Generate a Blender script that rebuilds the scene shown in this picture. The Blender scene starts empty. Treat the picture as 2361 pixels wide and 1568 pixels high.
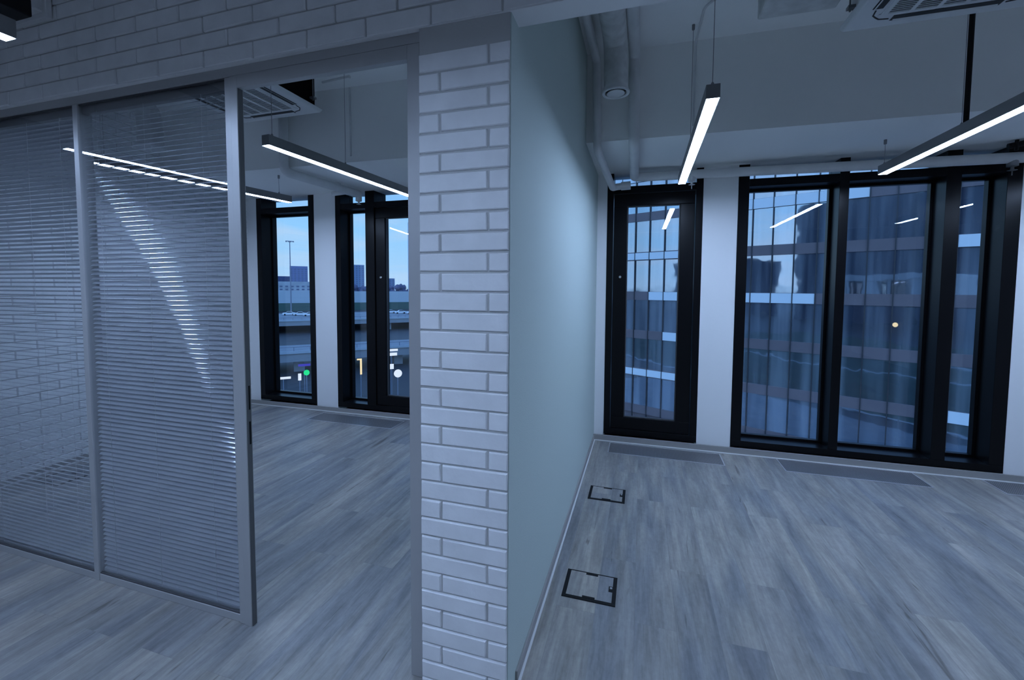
import bpy, math, random
from mathutils import Vector, Matrix
random.seed(7)
S = bpy.context.scene
COL = S.collection

# ------------------------------------------------------------------ camera
FPX, PITCH, ROLL, YAW = 988.2, 0.0539, 0.0057, -0.2931
EYE = 1.58
cam_d = bpy.data.cameras.new('camera')
cam = bpy.data.objects.new('camera', cam_d); COL.objects.link(cam)
cam_d.sensor_fit = 'HORIZONTAL'; cam_d.sensor_width = 36.0
cam_d.lens = 36.0 * FPX / 2361.0
cam_d.shift_y = -66.4 / 2361.0
cam_d.clip_start = 0.05; cam_d.clip_end = 4000
cp, sp, cy_, sy_ = math.cos(PITCH), math.sin(PITCH), math.cos(YAW), math.sin(YAW)
fw = Vector((sy_*cp, cy_*cp, -sp)); rt0 = Vector((cy_, -sy_, 0)); up0 = rt0.cross(fw)
rt = rt0*math.cos(ROLL) + up0*math.sin(ROLL); up = up0*math.cos(ROLL) - rt0*math.sin(ROLL)
cam.matrix_world = Matrix(((rt.x, up.x, -fw.x, 0), (rt.y, up.y, -fw.y, 0), (rt.z, up.z, -fw.z, EYE), (0, 0, 0, 1)))
S.camera = cam

# ------------------------------------------------------------------ view and sky
S.view_settings.view_transform = 'Standard'; S.view_settings.look = 'None'
S.view_settings.exposure = 0.0; S.view_settings.gamma = 1.0
S.view_settings.use_curve_mapping = False
LAMP_COLOR = (0.46, 0.64, 1.0, 1); LAMP_POWER = 78.0
S.cycles.max_bounces = 14; S.cycles.diffuse_bounces = 8; S.cycles.transparent_max_bounces = 32
W = bpy.data.worlds.new('dusk_sky'); S.world = W; W.use_nodes = True
wn = W.node_tree; wn.nodes.clear()
def N(t, kind, **kw):
    n = t.nodes.new(kind)
    for k, v in kw.items(): setattr(n, k, v)
    return n
def ramp(t, stops, interp='LINEAR'):
    r = N(t, 'ShaderNodeValToRGB'); r.color_ramp.interpolation = interp
    e = r.color_ramp.elements
    while len(e) < len(stops): e.new(0.5)
    for q, (p, c) in zip(e, stops):
        q.position = p; q.color = (*c, 1) if len(c) == 3 else c
    return r
tc = N(wn, 'ShaderNodeTexCoord'); sep = N(wn, 'ShaderNodeSeparateXYZ')
wn.links.new(tc.outputs['Generated'], sep.inputs[0])
grad = ramp(wn, [(0.0, (0.05, 0.07, 0.11)), (0.49, (0.08, 0.11, 0.17)), (0.502, (0.50, 0.80, 1.15)), (0.56, (0.36, 0.76, 1.22)), (0.66, (0.19, 0.50, 1.10)), (1.0, (0.08, 0.26, 0.75))])
mz = N(wn, 'ShaderNodeMath', operation='MULTIPLY_ADD'); mz.inputs[1].default_value = 0.5; mz.inputs[2].default_value = 0.5
wn.links.new(sep.outputs['Z'], mz.inputs[0]); wn.links.new(mz.outputs[0], grad.inputs[0])
mp = N(wn, 'ShaderNodeMapping'); mp.inputs['Scale'].default_value = (1.6, 1.6, 9.0)
wn.links.new(tc.outputs['Generated'], mp.inputs[0])
cn = N(wn, 'ShaderNodeTexNoise'); cn.inputs['Scale'].default_value = 2.6; cn.inputs['Detail'].default_value = 5
wn.links.new(mp.outputs[0], cn.inputs['Vector'])
cr = ramp(wn, [(0.42, (0, 0, 0)), (0.66, (1, 1, 1))]); wn.links.new(cn.outputs['Fac'], cr.inputs[0])
zz = ramp(wn, [(0.5, (0, 0, 0)), (0.505, (0.75, 0.75, 0.75)), (0.75, (0.25, 0.25, 0.25))]); wn.links.new(mz.outputs[0], zz.inputs[0])
cm = N(wn, 'ShaderNodeMath', operation='MULTIPLY'); wn.links.new(cr.outputs[0], cm.inputs[0]); wn.links.new(zz.outputs[0], cm.inputs[1])
mix = N(wn, 'ShaderNodeMixRGB'); mix.inputs[2].default_value = (0.62, 0.82, 1.10, 1)
wn.links.new(cm.outputs[0], mix.inputs[0]); wn.links.new(grad.outputs[0], mix.inputs[1])
bg = N(wn, 'ShaderNodeBackground'); bg.inputs[1].default_value = 1.0
# the sky is brighter on the sunset side, behind the viewpoint
az = ramp(wn, [(0.0, (2.3, 2.4, 2.5)), (0.45, (1.1, 1.1, 1.1)), (0.75, (0.92, 0.92, 0.92))])
my = N(wn, 'ShaderNodeMath', operation='MULTIPLY_ADD'); my.inputs[1].default_value = 0.5; my.inputs[2].default_value = 0.5
wn.links.new(sep.outputs['Y'], my.inputs[0]); wn.links.new(my.outputs[0], az.inputs[0])
mul = N(wn, 'ShaderNodeMixRGB', blend_type='MULTIPLY'); mul.inputs[0].default_value = 1.0
wn.links.new(mix.outputs[0], mul.inputs[1]); wn.links.new(az.outputs[0], mul.inputs[2])
wn.links.new(mul.outputs[0], bg.inputs[0])
wo = N(wn, 'ShaderNodeOutputWorld'); wn.links.new(bg.outputs[0], wo.inputs[0])

# ------------------------------------------------------------------ materials
MATS = {}
def mat(name, color, rough=0.6, metal=0.0, bump=0.0, bscale=60.0, vary=0.0, vscale=3.0, spec=0.5):
    m = bpy.data.materials.new(name); m.use_nodes = True; t = m.node_tree
    b = t.nodes['Principled BSDF']
    b.inputs['Base Color'].default_value = (*color, 1); b.inputs['Roughness'].default_value = rough
    b.inputs['Metallic'].default_value = metal; b.inputs['Specular IOR Level'].default_value = spec
    c = N(t, 'ShaderNodeTexCoord')
    if vary:
        n = N(t, 'ShaderNodeTexNoise'); n.inputs['Scale'].default_value = vscale; n.inputs['Detail'].default_value = 6
        t.links.new(c.outputs['Object'], n.inputs['Vector'])
        r = ramp(t, [(0.3, tuple(v*(1-vary) for v in color)), (0.7, tuple(min(1, v*(1+vary)) for v in color))])
        t.links.new(n.outputs['Fac'], r.inputs[0]); t.links.new(r.outputs[0], b.inputs['Base Color'])
    if bump:
        n2 = N(t, 'ShaderNodeTexNoise'); n2.inputs['Scale'].default_value = bscale; n2.inputs['Detail'].default_value = 5
        t.links.new(c.outputs['Object'], n2.inputs['Vector'])
        bp = N(t, 'ShaderNodeBump'); bp.inputs['Strength'].default_value = bump; bp.inputs['Distance'].default_value = 0.004
        t.links.new(n2.outputs['Fac'], bp.inputs['Height']); t.links.new(bp.outputs[0], b.inputs['Normal'])
    MATS[name] = m
    return m
def emat(name, color, strength):
    m = bpy.data.materials.new(name); m.use_nodes = True; t = m.node_tree; t.nodes.clear()
    e = N(t, 'ShaderNodeEmission'); e.inputs[0].default_value = color if len(color) == 4 else (*color, 1); e.inputs[1].default_value = strength
    o = N(t, 'ShaderNodeOutputMaterial'); t.links.new(e.outputs[0], o.inputs[0])
    MATS[name] = m
    return m
def glassmat(name, tint, f0=0.05, rough=0.0):
    """thin pane: mirror reflection by viewing angle, straight transmission otherwise"""
    m = bpy.data.materials.new(name); m.use_nodes = True; t = m.node_tree; t.nodes.clear()
    g = N(t, 'ShaderNodeNewGeometry'); d = N(t, 'ShaderNodeVectorMath', operation='DOT_PRODUCT')
    t.links.new(g.outputs['Incoming'], d.inputs[0]); t.links.new(g.outputs['Normal'], d.inputs[1])
    a = N(t, 'ShaderNodeMath', operation='ABSOLUTE'); t.links.new(d.outputs['Value'], a.inputs[0])
    s = N(t, 'ShaderNodeMath', operation='SUBTRACT'); s.inputs[0].default_value = 1.0; t.links.new(a.outputs[0], s.inputs[1])
    p = N(t, 'ShaderNodeMath', operation='POWER'); p.inputs[1].default_value = 5.0; t.links.new(s.outputs[0], p.inputs[0])
    q = N(t, 'ShaderNodeMath', operation='MULTIPLY_ADD'); q.inputs[1].default_value = 1-f0; q.inputs[2].default_value = f0
    t.links.new(p.outputs[0], q.inputs[0])
    tr = N(t, 'ShaderNodeBsdfTransparent'); tr.inputs[0].default_value = (*tint, 1)
    gl = N(t, 'ShaderNodeBsdfGlossy'); gl.inputs['Roughness'].default_value = rough
    mx = N(t, 'ShaderNodeMixShader'); o = N(t, 'ShaderNodeOutputMaterial')
    t.links.new(q.outputs[0], mx.inputs[0]); t.links.new(tr.outputs[0], mx.inputs[1]); t.links.new(gl.outputs[0], mx.inputs[2])
    t.links.new(mx.outputs[0], o.inputs[0]); MATS[name] = m
    return m

mat('white_plaster', (0.84, 0.84, 0.84), 0.85, bump=0.10, bscale=90)
mat('ceiling_paint', (0.88, 0.88, 0.87), 0.9, bump=0.15, bscale=40)
mat('beam_paint', (0.86, 0.86, 0.84), 0.9, bump=0.12, bscale=40)
mat('dark_paint', (0.34, 0.34, 0.35), 0.9)
mat('green_grey_paint', (0.53, 0.61, 0.575), 0.8, bump=0.25, bscale=220)
mat('brick_white', (0.86, 0.86, 0.86), 0.75, bump=0.5, bscale=28, vary=0.05, vscale=9)
mat('mortar', (0.56, 0.56, 0.55), 0.95, bump=0.3, bscale=120)
mat('grey_aluminium', (0.47, 0.47, 0.47), 0.42, metal=0.3, bump=0.02)
mat('return_grey', (0.13, 0.13, 0.135), 0.7)
mat('dark_gasket', (0.07, 0.07, 0.075), 0.6)
mat('black_frame', (0.0045, 0.0045, 0.0055), 0.30, spec=0.2)
mat('skirting_grey', (0.32, 0.31, 0.30), 0.45)
mat('skirting_lip', (0.72, 0.72, 0.72), 0.3)
mat('slat_metal', (0.50, 0.51, 0.54), 0.08, metal=0.25, spec=0.6)
mat('cord_white', (0.5, 0.5, 0.5), 0.8)
mat('lamp_housing', (0.22, 0.22, 0.23), 0.45, metal=0.4)
mat('steel_wire', (0.25, 0.25, 0.26), 0.4, metal=0.6)
mat('pipe_paint', (0.66, 0.66, 0.66), 0.7, bump=0.15, bscale=25, vary=0.06, vscale=8)
mat('duct_paint', (0.58, 0.58, 0.57), 0.75, bump=0.6, bscale=18, vary=0.14, vscale=14)
mat('plastic_white', (0.66, 0.66, 0.66), 0.45)
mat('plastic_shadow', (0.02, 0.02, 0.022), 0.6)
mat('black_foam', (0.004, 0.004, 0.005), 0.95, spec=0.1)
mat('black_plastic', (0.006, 0.006, 0.007), 0.6, spec=0.2)
mat('grille_metal', (0.34, 0.34, 0.35), 0.4, metal=0.5)
mat('grille_edge', (0.6, 0.6, 0.62), 0.35, metal=0.5)
mat('silver', (0.7, 0.7, 0.7), 0.3, metal=0.9)
emat('lamp_light', LAMP_COLOR, LAMP_POWER)
glassmat('partition_glass', (0.92, 0.93, 0.94), 0.035)
glassmat('window_glass', (0.97, 0.98, 0.985), 0.045)

def plank_mat():
    """grey oak planks laid towards the windows; laid out in world space so lids continue the floor"""
    m = bpy.data.materials.new('oak_laminate'); m.use_nodes = True; t = m.node_tree; b = t.nodes['Principled BSDF']
    c = N(t, 'ShaderNodeNewGeometry'); s = N(t, 'ShaderNodeSeparateXYZ'); t.links.new(c.outputs['Position'], s.inputs[0])
    k = N(t, 'ShaderNodeCombineXYZ'); t.links.new(s.outputs['Y'], k.inputs['X']); t.links.new(s.outputs['X'], k.inputs['Y'])
    br = N(t, 'ShaderNodeTexBrick'); br.offset = 0.37; br.offset_frequency = 2; br.squash = 1.0
    br.inputs['Scale'].default_value = 1.0; br.inputs['Brick Width'].default_value = 1.25; br.inputs['Row Height'].default_value = 0.187
    br.inputs['Mortar Size'].default_value = 0.0006; br.inputs['Mortar Smooth'].default_value = 0.3
    br.inputs['Color1'].default_value = (0, 0, 0, 1); br.inputs['Color2'].default_value = (1, 1, 1, 1); br.inputs['Mortar'].default_value = (0.5, 0.5, 0.5, 1)
    t.links.new(k.outputs[0], br.inputs['Vector'])
    sh = N(t, 'ShaderNodeVectorMath', operation='MULTIPLY_ADD')      # every plank shifts its grain
    t.links.new(br.outputs['Color'], sh.inputs[0]); sh.inputs[1].default_value = (1.7, 9, 5); t.links.new(c.outputs['Position'], sh.inputs[2])
    def grain(sx, sy, det, rough, dist=0.0):
        mp = N(t, 'ShaderNodeMapping'); mp.inputs['Scale'].default_value = (sx, sy, 1)
        t.links.new(sh.outputs[0], mp.inputs[0])
        n = N(t, 'ShaderNodeTexNoise'); n.inputs['Scale'].default_value = 1.0; n.inputs['Detail'].default_value = det
        n.inputs['Roughness'].default_value = rough; n.inputs['Distortion'].default_value = dist
        t.links.new(mp.outputs[0], n.inputs['Vector']); return n
    def mul(a, b_, f):
        q = N(t, 'ShaderNodeMixRGB', blend_type='MULTIPLY'); q.inputs[0].default_value = f
        t.links.new(a, q.inputs[1]); t.links.new(b_, q.inputs[2]); return q.outputs[0]
    def rp(n, st):
        r = ramp(t, st); t.links.new(n.outputs['Fac'], r.inputs[0]); return r.outputs[0]
    hue = rp(grain(4.5, 0.8, 3, 0.5, 0.5), [(0.38, (0.225, 0.228, 0.24)), (0.5, (0.29, 0.282, 0.272)), (0.64, (0.345, 0.325, 0.30))])
    blot = rp(grain(13, 1.6, 5, 0.65, 0.4), [(0.30, (0.60, 0.60, 0.61)), (0.62, (1.17, 1.17, 1.16))])
    fine = rp(grain(70, 4.5, 4, 0.7, 0.2), [(0.30, (0.80, 0.795, 0.79)), (0.65, (1.08, 1.08, 1.08))])
    saw = rp(grain(38, 26, 3, 0.7, 0.0), [(0.30, (0.86, 0.855, 0.85)), (0.70, (1.06, 1.06, 1.06))])
    dark = rp(grain(17, 1.5, 2, 0.5, 1.6), [(0.255, (0.40, 0.37, 0.34)), (0.33, (1, 1, 1))])
    o = mul(mul(mul(mul(hue, blot, 0.9), fine, 0.8), saw, 0.8), dark, 0.75)
    tone = ramp(t, [(0, (0.93, 0.93, 0.94)), (1, (1.07, 1.06, 1.04))]); t.links.new(br.outputs['Color'], tone.inputs[0])
    o = mul(o, tone.outputs[0], 1.0)
    m4 = N(t, 'ShaderNodeMixRGB'); m4.inputs[2].default_value = (0.15, 0.14, 0.135, 1)
    f4 = N(t, 'ShaderNodeMath', operation='MULTIPLY'); f4.inputs[1].default_value = 0.55; t.links.new(br.outputs['Fac'], f4.inputs[0])
    t.links.new(f4.outputs[0], m4.inputs[0]); t.links.new(o, m4.inputs[1])
    t.links.new(m4.outputs[0], b.inputs['Base Color'])
    b.inputs['Roughness'].default_value = 0.44; b.inputs['Specular IOR Level'].default_value = 0.45
    MATS['oak'] = m
plank_mat()

# ------------------------------------------------------------------ mesh helpers
class MB:
    def __init__(s): s.v = []; s.f = []; s.mi = []
    def add(s, vs, fs, mi=0):
        o = len(s.v); s.v += [tuple(v) for v in vs]; s.f += [tuple(i+o for i in f) for f in fs]; s.mi += [mi]*len(fs); return s
    def hexa(s, p, mi=0):      # 8 corners: bottom ring 0-3 counter-clockwise, top ring 4-7
        return s.add(p, [(3, 2, 1, 0), (4, 5, 6, 7), (0, 1, 5, 4), (1, 2, 6, 5), (2, 3, 7, 6), (3, 0, 4, 7)], mi)
    def box(s, x0, x1, y0, y1, z0, z1, mi=0):
        return s.hexa([(x0, y0, z0), (x1, y0, z0), (x1, y1, z0), (x0, y1, z0), (x0, y0, z1), (x1, y0, z1), (x1, y1, z1), (x0, y1, z1)], mi)
    def tube(s, path, r, n=16, bend=0.0, cap=True, mi=0):
        P = [Vector(p) for p in path]
        if bend > 0:
            Q = [P[0]]
            for i in range(1, len(P)-1):
                a, b, c = P[i-1], P[i], P[i+1]
                k = min(bend, (a-b).length*0.49, (c-b).length*0.49)
                p0 = b+(a-b).normalized()*k; p2 = b+(c-b).normalized()*k
                for j in range(7):
                    u = j/6; Q.append(p0*(1-u)**2 + b*2*u*(1-u) + p2*u*u)
            Q.append(P[-1]); P = Q
        rr = r if isinstance(r, (list, tuple)) else [r]*len(P)
        T = [(P[min(i+1, len(P)-1)]-P[max(i-1, 0)]).normalized() for i in range(len(P))]
        ref = Vector((0, 0, 1)) if abs(T[0].z) < 0.9 else Vector((1, 0, 0))
        u = (ref - T[0]*ref.dot(T[0])).normalized(); vs = []
        for i, p in enumerate(P):
            u = (u - T[i]*u.dot(T[i])).normalized(); w = T[i].cross(u)
            for j in range(n):
                a = 2*math.pi*j/n; vs.append(p + (u*math.cos(a)+w*math.sin(a))*rr[i])
        fs = [(i*n+j, i*n+(j+1) % n, (i+1)*n+(j+1) % n, (i+1)*n+j) for i in range(len(P)-1) for j in range(n)]
        if cap: fs += [tuple(range(n))[::-1], tuple((len(P)-1)*n+j for j in range(n))]
        return s.add(vs, fs, mi)
    def lathe(s, c, prof, n=32, mi=0, cap=True):      # prof: list of (radius, z) around a vertical axis
        vs = [(c[0]+r*math.cos(2*math.pi*j/n), c[1]+r*math.sin(2*math.pi*j/n), c[2]+z) for r, z in prof for j in range(n)]
        fs = [(i*n+j, i*n+(j+1) % n, (i+1)*n+(j+1) % n, (i+1)*n+j) for i in range(len(prof)-1) for j in range(n)]
        if cap: fs += [tuple(range(n))[::-1], tuple((len(prof)-1)*n+j for j in range(n))]
        return s.add(vs, fs, mi)
    def prism(s, pts, z0, z1, mi=0):
        n = len(pts)
        return s.add([(x, y, z0) for x, y in pts]+[(x, y, z1) for x, y in pts],
                     [tuple(range(n))[::-1], tuple(range(n, 2*n))]+[(i, (i+1) % n, n+(i+1) % n, n+i) for i in range(n)], mi)
    def build(s, name, m, parent=None, bevel=0.0, smooth=False, xf=None):
        me = bpy.data.meshes.new(name)
        off = Vector((0, 0, 0)); q = parent
        while q is not None: off += q.location; q = q.parent
        vs = [Vector(v) for v in s.v]
        if xf is not None: vs = [xf @ v for v in vs]
        me.from_pydata([tuple(v-off) for v in vs], [], s.f)
        for k in (m if isinstance(m, (list, tuple)) else [m]): me.materials.append(MATS[k])
        me.polygons.foreach_set('material_index', s.mi)
        if smooth: me.polygons.foreach_set('use_smooth', [True]*len(me.polygons))
        me.update()
        o = bpy.data.objects.new(name, me); COL.objects.link(o)
        if parent is not None: o.parent = parent
        if bevel:
            b = o.modifiers.new('bevel', 'BEVEL'); b.width = bevel; b.segments = 2; b.limit_method = 'ANGLE'
        if smooth:
            me.set_sharp_from_angle(angle=math.radians(40))
        return o
def box(name, m, parent, *a, bevel=0.0): return MB().box(*a).build(name, m, parent, bevel)
def tag(o, label, cat, group=None):
    o['label'] = label; o['category'] = cat
    if group: o['group'] = group
    return o
def thing(name, label, cat, loc, group=None):
    o = bpy.data.objects.new(name, None); COL.objects.link(o); o.location = loc; o.empty_display_size = 0.1
    return tag(o, label, cat, group)
def struct(o): o['kind'] = 'structure'; return o
def sroot(name, loc):
    o = bpy.data.objects.new(name, None); COL.objects.link(o); o.location = loc; o.empty_display_size = 0.1
    return struct(o)

# ------------------------------------------------------------------ main dimensions (metres)
YB = 1.460      # face of the brick on the partition wall
YG = 1.485      # face of the aluminium frames
YF = 4.53       # inner face of the window wall
ZH = 2.540      # underside of the brick header
ZC = 3.43       # ceiling
ZS = 2.745      # underside of the beam in front of the windows
XM = -0.452     # right face of the dividing wall
def yb(x): return 3.54 + 0.03*x            # beam face: the beam runs slightly askew
def xl(y): return -4.72 - 0.125*(y-1.6)     # brick side wall of the left room, slightly askew

# ------------------------------------------------------------------ shell
struct(box('floor', 'oak', None, -6.6, 5.2, -3.6, 4.80, -0.12, 0.0))
struct(box('ceiling', 'ceiling_paint', None, -6.6, 5.2, -3.6, 4.95, ZC, ZC+0.15))
b = MB(); b.hexa([(-5.6, yb(-5.6), ZS), (5.2, yb(5.2), ZS), (5.2, 4.80, ZS), (-5.6, 4.80, ZS), (-5.6, yb(-5.6), ZC), (5.2, yb(5.2), ZC), (5.2, 4.80, ZC), (-5.6, 4.80, ZC)])
struct(b.build('trim_1', 'beam_paint'))
b = MB()
for x0, x1 in ((-5.6, -4.925), (-4.0, -3.675), (-2.2, -0.354), (0.549, 0.853), (2.912, 5.2)): b.box(x0, x1, YF, 4.78, -0.12, 2.80)
b.box(-5.6, 5.2, 4.80, 4.95, 2.80, ZC)
b.box(-5.6, 5.2, YF+0.02, 4.95, -0.12, 0.0)
struct(b.build('wall_far', 'white_plaster'))
struct(box('wall_middle', 'green_grey_paint', None, -0.79, XM, YB+0.012, YF, 0, ZC))
struct(box('wall_back', 'dark_paint', None, -6.6, 5.2, -3.7, -3.6, 0, ZC))
struct(box('wall_right', 'white_plaster', None, 5.2, 5.3, -3.6, 4.95, 0, ZC))
struct(box('wall_corridor', 'dark_paint', None, -6.7, -6.6, -3.6, 4.95, 0, ZC))

# ---- bricks
CH = 0.0732; Z0 = 0.0265; GAP = 0.0082
def brick(mb, u0, u1, z0, z1, fn, d=0.009, e=0.0035):
    """one brick face standing out from the mortar; fn(u, z, depth) -> point"""
    j = lambda a=0.0011: random.uniform(-a, a)
    bx = [(u0+j(), z0+j()), (u1+j(), z0+j()), (u1+j(), z1+j()), (u0+j(), z1+j())]
    um = (bx[0][0]+bx[1][0])/2; zm = (z0+z1)/2
    q = j(0.0012)
    tp = [(u+(e if u < um else -e), z+(e if z < zm else -e)) for u, z in bx]
    md = [(u+(e*0.25 if u < um else -e*0.25), z+(e*0.25 if z < zm else -e*0.25)) for u, z in bx]
    vs = [fn(u, z, 0) for u, z in bx]+[fn(u, z, (d+q)*0.65) for u, z in md]+[fn(u, z, d+q) for u, z in tp]
    fs = []
    for r in (0, 4):
        fs += [(r+i, r+(i+1) % 4, r+4+(i+1) % 4, r+4+i) for i in range(4)]
    fs.append((8, 9, 10, 11)); mb.add(vs, fs, 0)
front = lambda u, z, d: (u, YB+0.009-d, z)
b = MB()
b.box(-6.6, 5.2, YB+0.009, YB+0.100, ZH, ZC, 1)              # header core (mortar coloured face)
b.box(-0.808, -0.456, YB+0.009, YB+0.0115, 0, ZH, 1); b.box(-0.808, -0.791, YB+0.0115, YB+0.100, 0, ZH, 1)          # pillar core
b.box(-6.6, -3.80, YB+0.009, YB+0.100, 0, ZH, 1)
b.box(-6.6, 5.2, YB+0.004, YB+0.104, ZH-0.004, ZH, 2)        # plastered underside of the header
k = 0
for k in range(34):                                          # the pillar: stretchers with alternating short pieces
    z0 = Z0+CH*k-CH+GAP/2; z1 = z0+CH-GAP
    xs = (-0.808, -0.533, -0.456) if k % 2 else (-0.808, -0.722, -0.456)
    if z1 < 0.01: continue
    for i in range(2): brick(b, xs[i]+(GAP/2 if i else 0), xs[i+1]-(0 if i else GAP/2), max(z0, 0.0), z1, front)
for k in range(34):                                          # left of the glazing, out of frame but seen from a step aside
    z0 = max(0, Z0+CH*k-CH+GAP/2); z1 = Z0+CH*k-GAP/2
    x = -6.6+(0.14 if k % 2 else 0)
    while x < -3.80-0.02:
        brick(b, x+GAP/2, min(x+0.276, -3.80)-GAP/2, z0, z1, front); x += 0.276
k = 0
z = ZH
while z < ZC-0.01:                                           # the header above the glazing
    x = -6.6 - (0.138 if k % 2 else 0) + 0.0455
    while x < 5.2:
        a0, a1 = max(x+GAP/2, -6.6), min(x+0.276-GAP/2, 5.2)
        if a1-a0 > 0.02: brick(b, a0, a1, z+(0 if k == 0 else GAP/2), min(z+CH-GAP/2, ZC), front)
        x += 0.276
    z += CH; k += 1
struct(b.build('wall_front', ['brick_white', 'mortar', 'white_plaster']))
# brick side wall of the left room
side = lambda u, z, d: (xl(u)+d-0.009, u, z)
b = MB()
y0, y1 = YB+0.10, YF
b.hexa([(xl(y0)-0.15, y0, 0), (xl(y0)-0.009, y0, 0), (xl(y1)-0.009, y1, 0), (xl(y1)-0.15, y1, 0), (xl(y0)-0.15, y0, ZC), (xl(y0)-0.009, y0, ZC), (xl(y1)-0.009, y1, ZC), (xl(y1)-0.15, y1, ZC)], 1)
k = 0; z = Z0-CH
while z < ZC-0.01:
    u = y0 - (0.138 if k % 2 else 0)
    while u < y1:
        a0, a1 = max(u+GAP/2, y0), min(u+0.276-GAP/2, y1)
        if a1-a0 > 0.02 and z+CH > 0.02: brick(b, a0, a1, max(z+GAP/2, 0), min(z+CH-GAP/2, ZC), side)
        u += 0.276
    z += CH; k += 1
struct(b.build('wall_left', ['brick_white', 'mortar']))

# ---- skirting boards
def skirting(name, pts, h=0.062, t=0.016):
    """runs along pts on the floor; offset to the left of the direction is the room side"""
    r = sroot(name, (pts[0][0], pts[0][1], 0)); m1, m2 = MB(), MB()
    for (x0, y0), (x1, y1) in zip(pts[:-1], pts[1:]):
        d = Vector((x1-x0, y1-y0)).normalized(); n = Vector((-d.y, d.x))
        def q(a, b_, zl, zh, m):
            p = [(x0+n.x*a, y0+n.y*a), (x1+n.x*a, y1+n.y*a), (x1+n.x*b_, y1+n.y*b_), (x0+n.x*b_, y0+n.y*b_)]
            m.hexa([(*c, zl) for c in p]+[(*c, zh) for c in p])
        q(0, t, 0, h, m1); q(t, t+0.010, 0, 0.011, m2)
    m1.build('board', 'skirting_grey', r, 0.002); m2.build('floor_strip', 'skirting_lip', r, 0.002)
skirting('baseboard_right', [(4.9, 4.535), (XM, 4.475)], 0.064)
skirting('baseboard_middle', [(XM, 4.47), (XM, YB+0.11)], 0.05, 0.010)
skirting('baseboard_far', [(-0.80, 4.52), (-5.02, 4.47)], 0.058)
skirting('baseboard_left', [(xl(4.46)+0.002, 4.46), (xl(1.60)+0.002, 1.60)], 0.05)

# ------------------------------------------------------------------ windows
YGL = 4.71       # plane of the fixed panes
ZT0, ZT1, ZW = 2.540, 2.610, 2.80
def window(n, x0, x1, posts, lights, sashes):
    """posts: (xa, xb) front-to-back uprights; lights: fixed (xa, xb); sashes: opening (xa, xb)"""
    w = sroot('window_%d' % n, (x0, YF, 0)); B = 'black_frame'
    f = MB()
    (l0, l1), (r0, r1) = posts[0], posts[-1]
    zb = 0.060
    f.box(l0, r1, YF-0.004, 4.78, zb, 0.122)
    f.box(l0, l1, YF-0.004, 4.78, 0.122, ZW); f.box(r0, r1, YF-0.004, 4.78, 0.122, ZW)
    f.build('frame', B, w, 0.002)
    for xa, xb in posts[1:-1]: box('mullion', B, w, xa, xb, YF-0.004, 4.78, 0.122, ZW, bevel=0.002)
    gaps = [(posts[i][1], posts[i+1][0]) for i in range(len(posts)-1)]
    for xa, xb in gaps:
        box('transom', B, w, xa, xb, YF-0.003, 4.77, ZT0, ZT1, bevel=0.002)
        box('pane', 'window_glass', w, xa, xb, YGL, YGL+0.008, ZT1, ZW)
    for xa, xb in lights:
        bd = MB(); t = 0.022; ya, yc = YGL-0.022, YGL+0.03
        bd.box(xa, xb, ya, yc, 0.122, 0.122+t); bd.box(xa, xb, ya, yc, ZT0-t, ZT0)
        bd.box(xa, xa+t, ya, yc, 0.122+t, ZT0-t); bd.box(xb-t, xb, ya, yc, 0.122+t, ZT0-t)
        bd.build('glazing_bead', B, w, 0.002)
        box('pane', 'window_glass', w, xa+0.01, xb-0.01, YGL, YGL+0.008, 0.132, ZT0-0.01)
    for xa, xb, hx in sashes:
        t = 0.139; bt = 0.118; tt = 0.125
        s = MB(); ya, yc = YF+0.012, YF+0.095
        g0, g1, h0, h1 = xa+t, xb-t, 0.128+bt, ZT0-tt
        s.box(xa+0.006, xb-0.006, ya, yc, 0.126, h0); s.box(xa+0.006, xb-0.006, ya, yc, h1, ZT0-0.005)
        s.box(xa+0.006, g0, ya, yc, h0, h1); s.box(g1, xb-0.006, ya, yc, h0, h1)
        so = s.build('sash', B, w, 0.004)
        gk = MB(); e = 0.008
        gk.box(g0, g1, ya+0.02, ya+0.05, h0, h0+e); gk.box(g0, g1, ya+0.02, ya+0.05, h1-e, h1)
        gk.box(g0, g0+e, ya+0.02, ya+0.05, h0+e, h1-e); gk.box(g1-e, g1, ya+0.02, ya+0.05, h0+e, h1-e)
        gk.build('gasket', 'dark_gasket', so)
        box('pane', 'window_glass', so, g0, g1, ya+0.055, ya+0.063, h0, h1)
        k = MB(); k.lathe((0, 0, 0), [(0.011, 0), (0.013, 0.004), (0.013, 0.012), (0.009, 0.016)], 16)
        rot = Matrix.Translation((hx, ya, 1.70)) @ Matrix.Rotation(math.radians(90), 4, 'X')
        k.build('handle_lock', 'silver', so, xf=rot, smooth=True)
    return w
window(1, -4.925, -4.0, [(-4.925, -4.845), (-4.085, -4.0)], [(-4.845, -4.085)], [])
window(2, -3.675, -2.2, [(-3.675, -3.600), (-3.240, -3.115), (-2.27, -2.2)], [(-3.600, -3.240)], [(-3.115, -2.27, -3.035)])
window(3, -0.354, 0.549, [(-0.354, -0.292), (0.487, 0.549)], [], [(-0.292, 0.487, -0.215)])
window(4, 0.853, 2.912, [(0.853, 0.945), (1.662, 1.735), (2.420, 2.520), (2.815, 2.912)], [(0.945, 1.662), (1.735, 2.420), (2.520, 2.815)], [])

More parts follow.
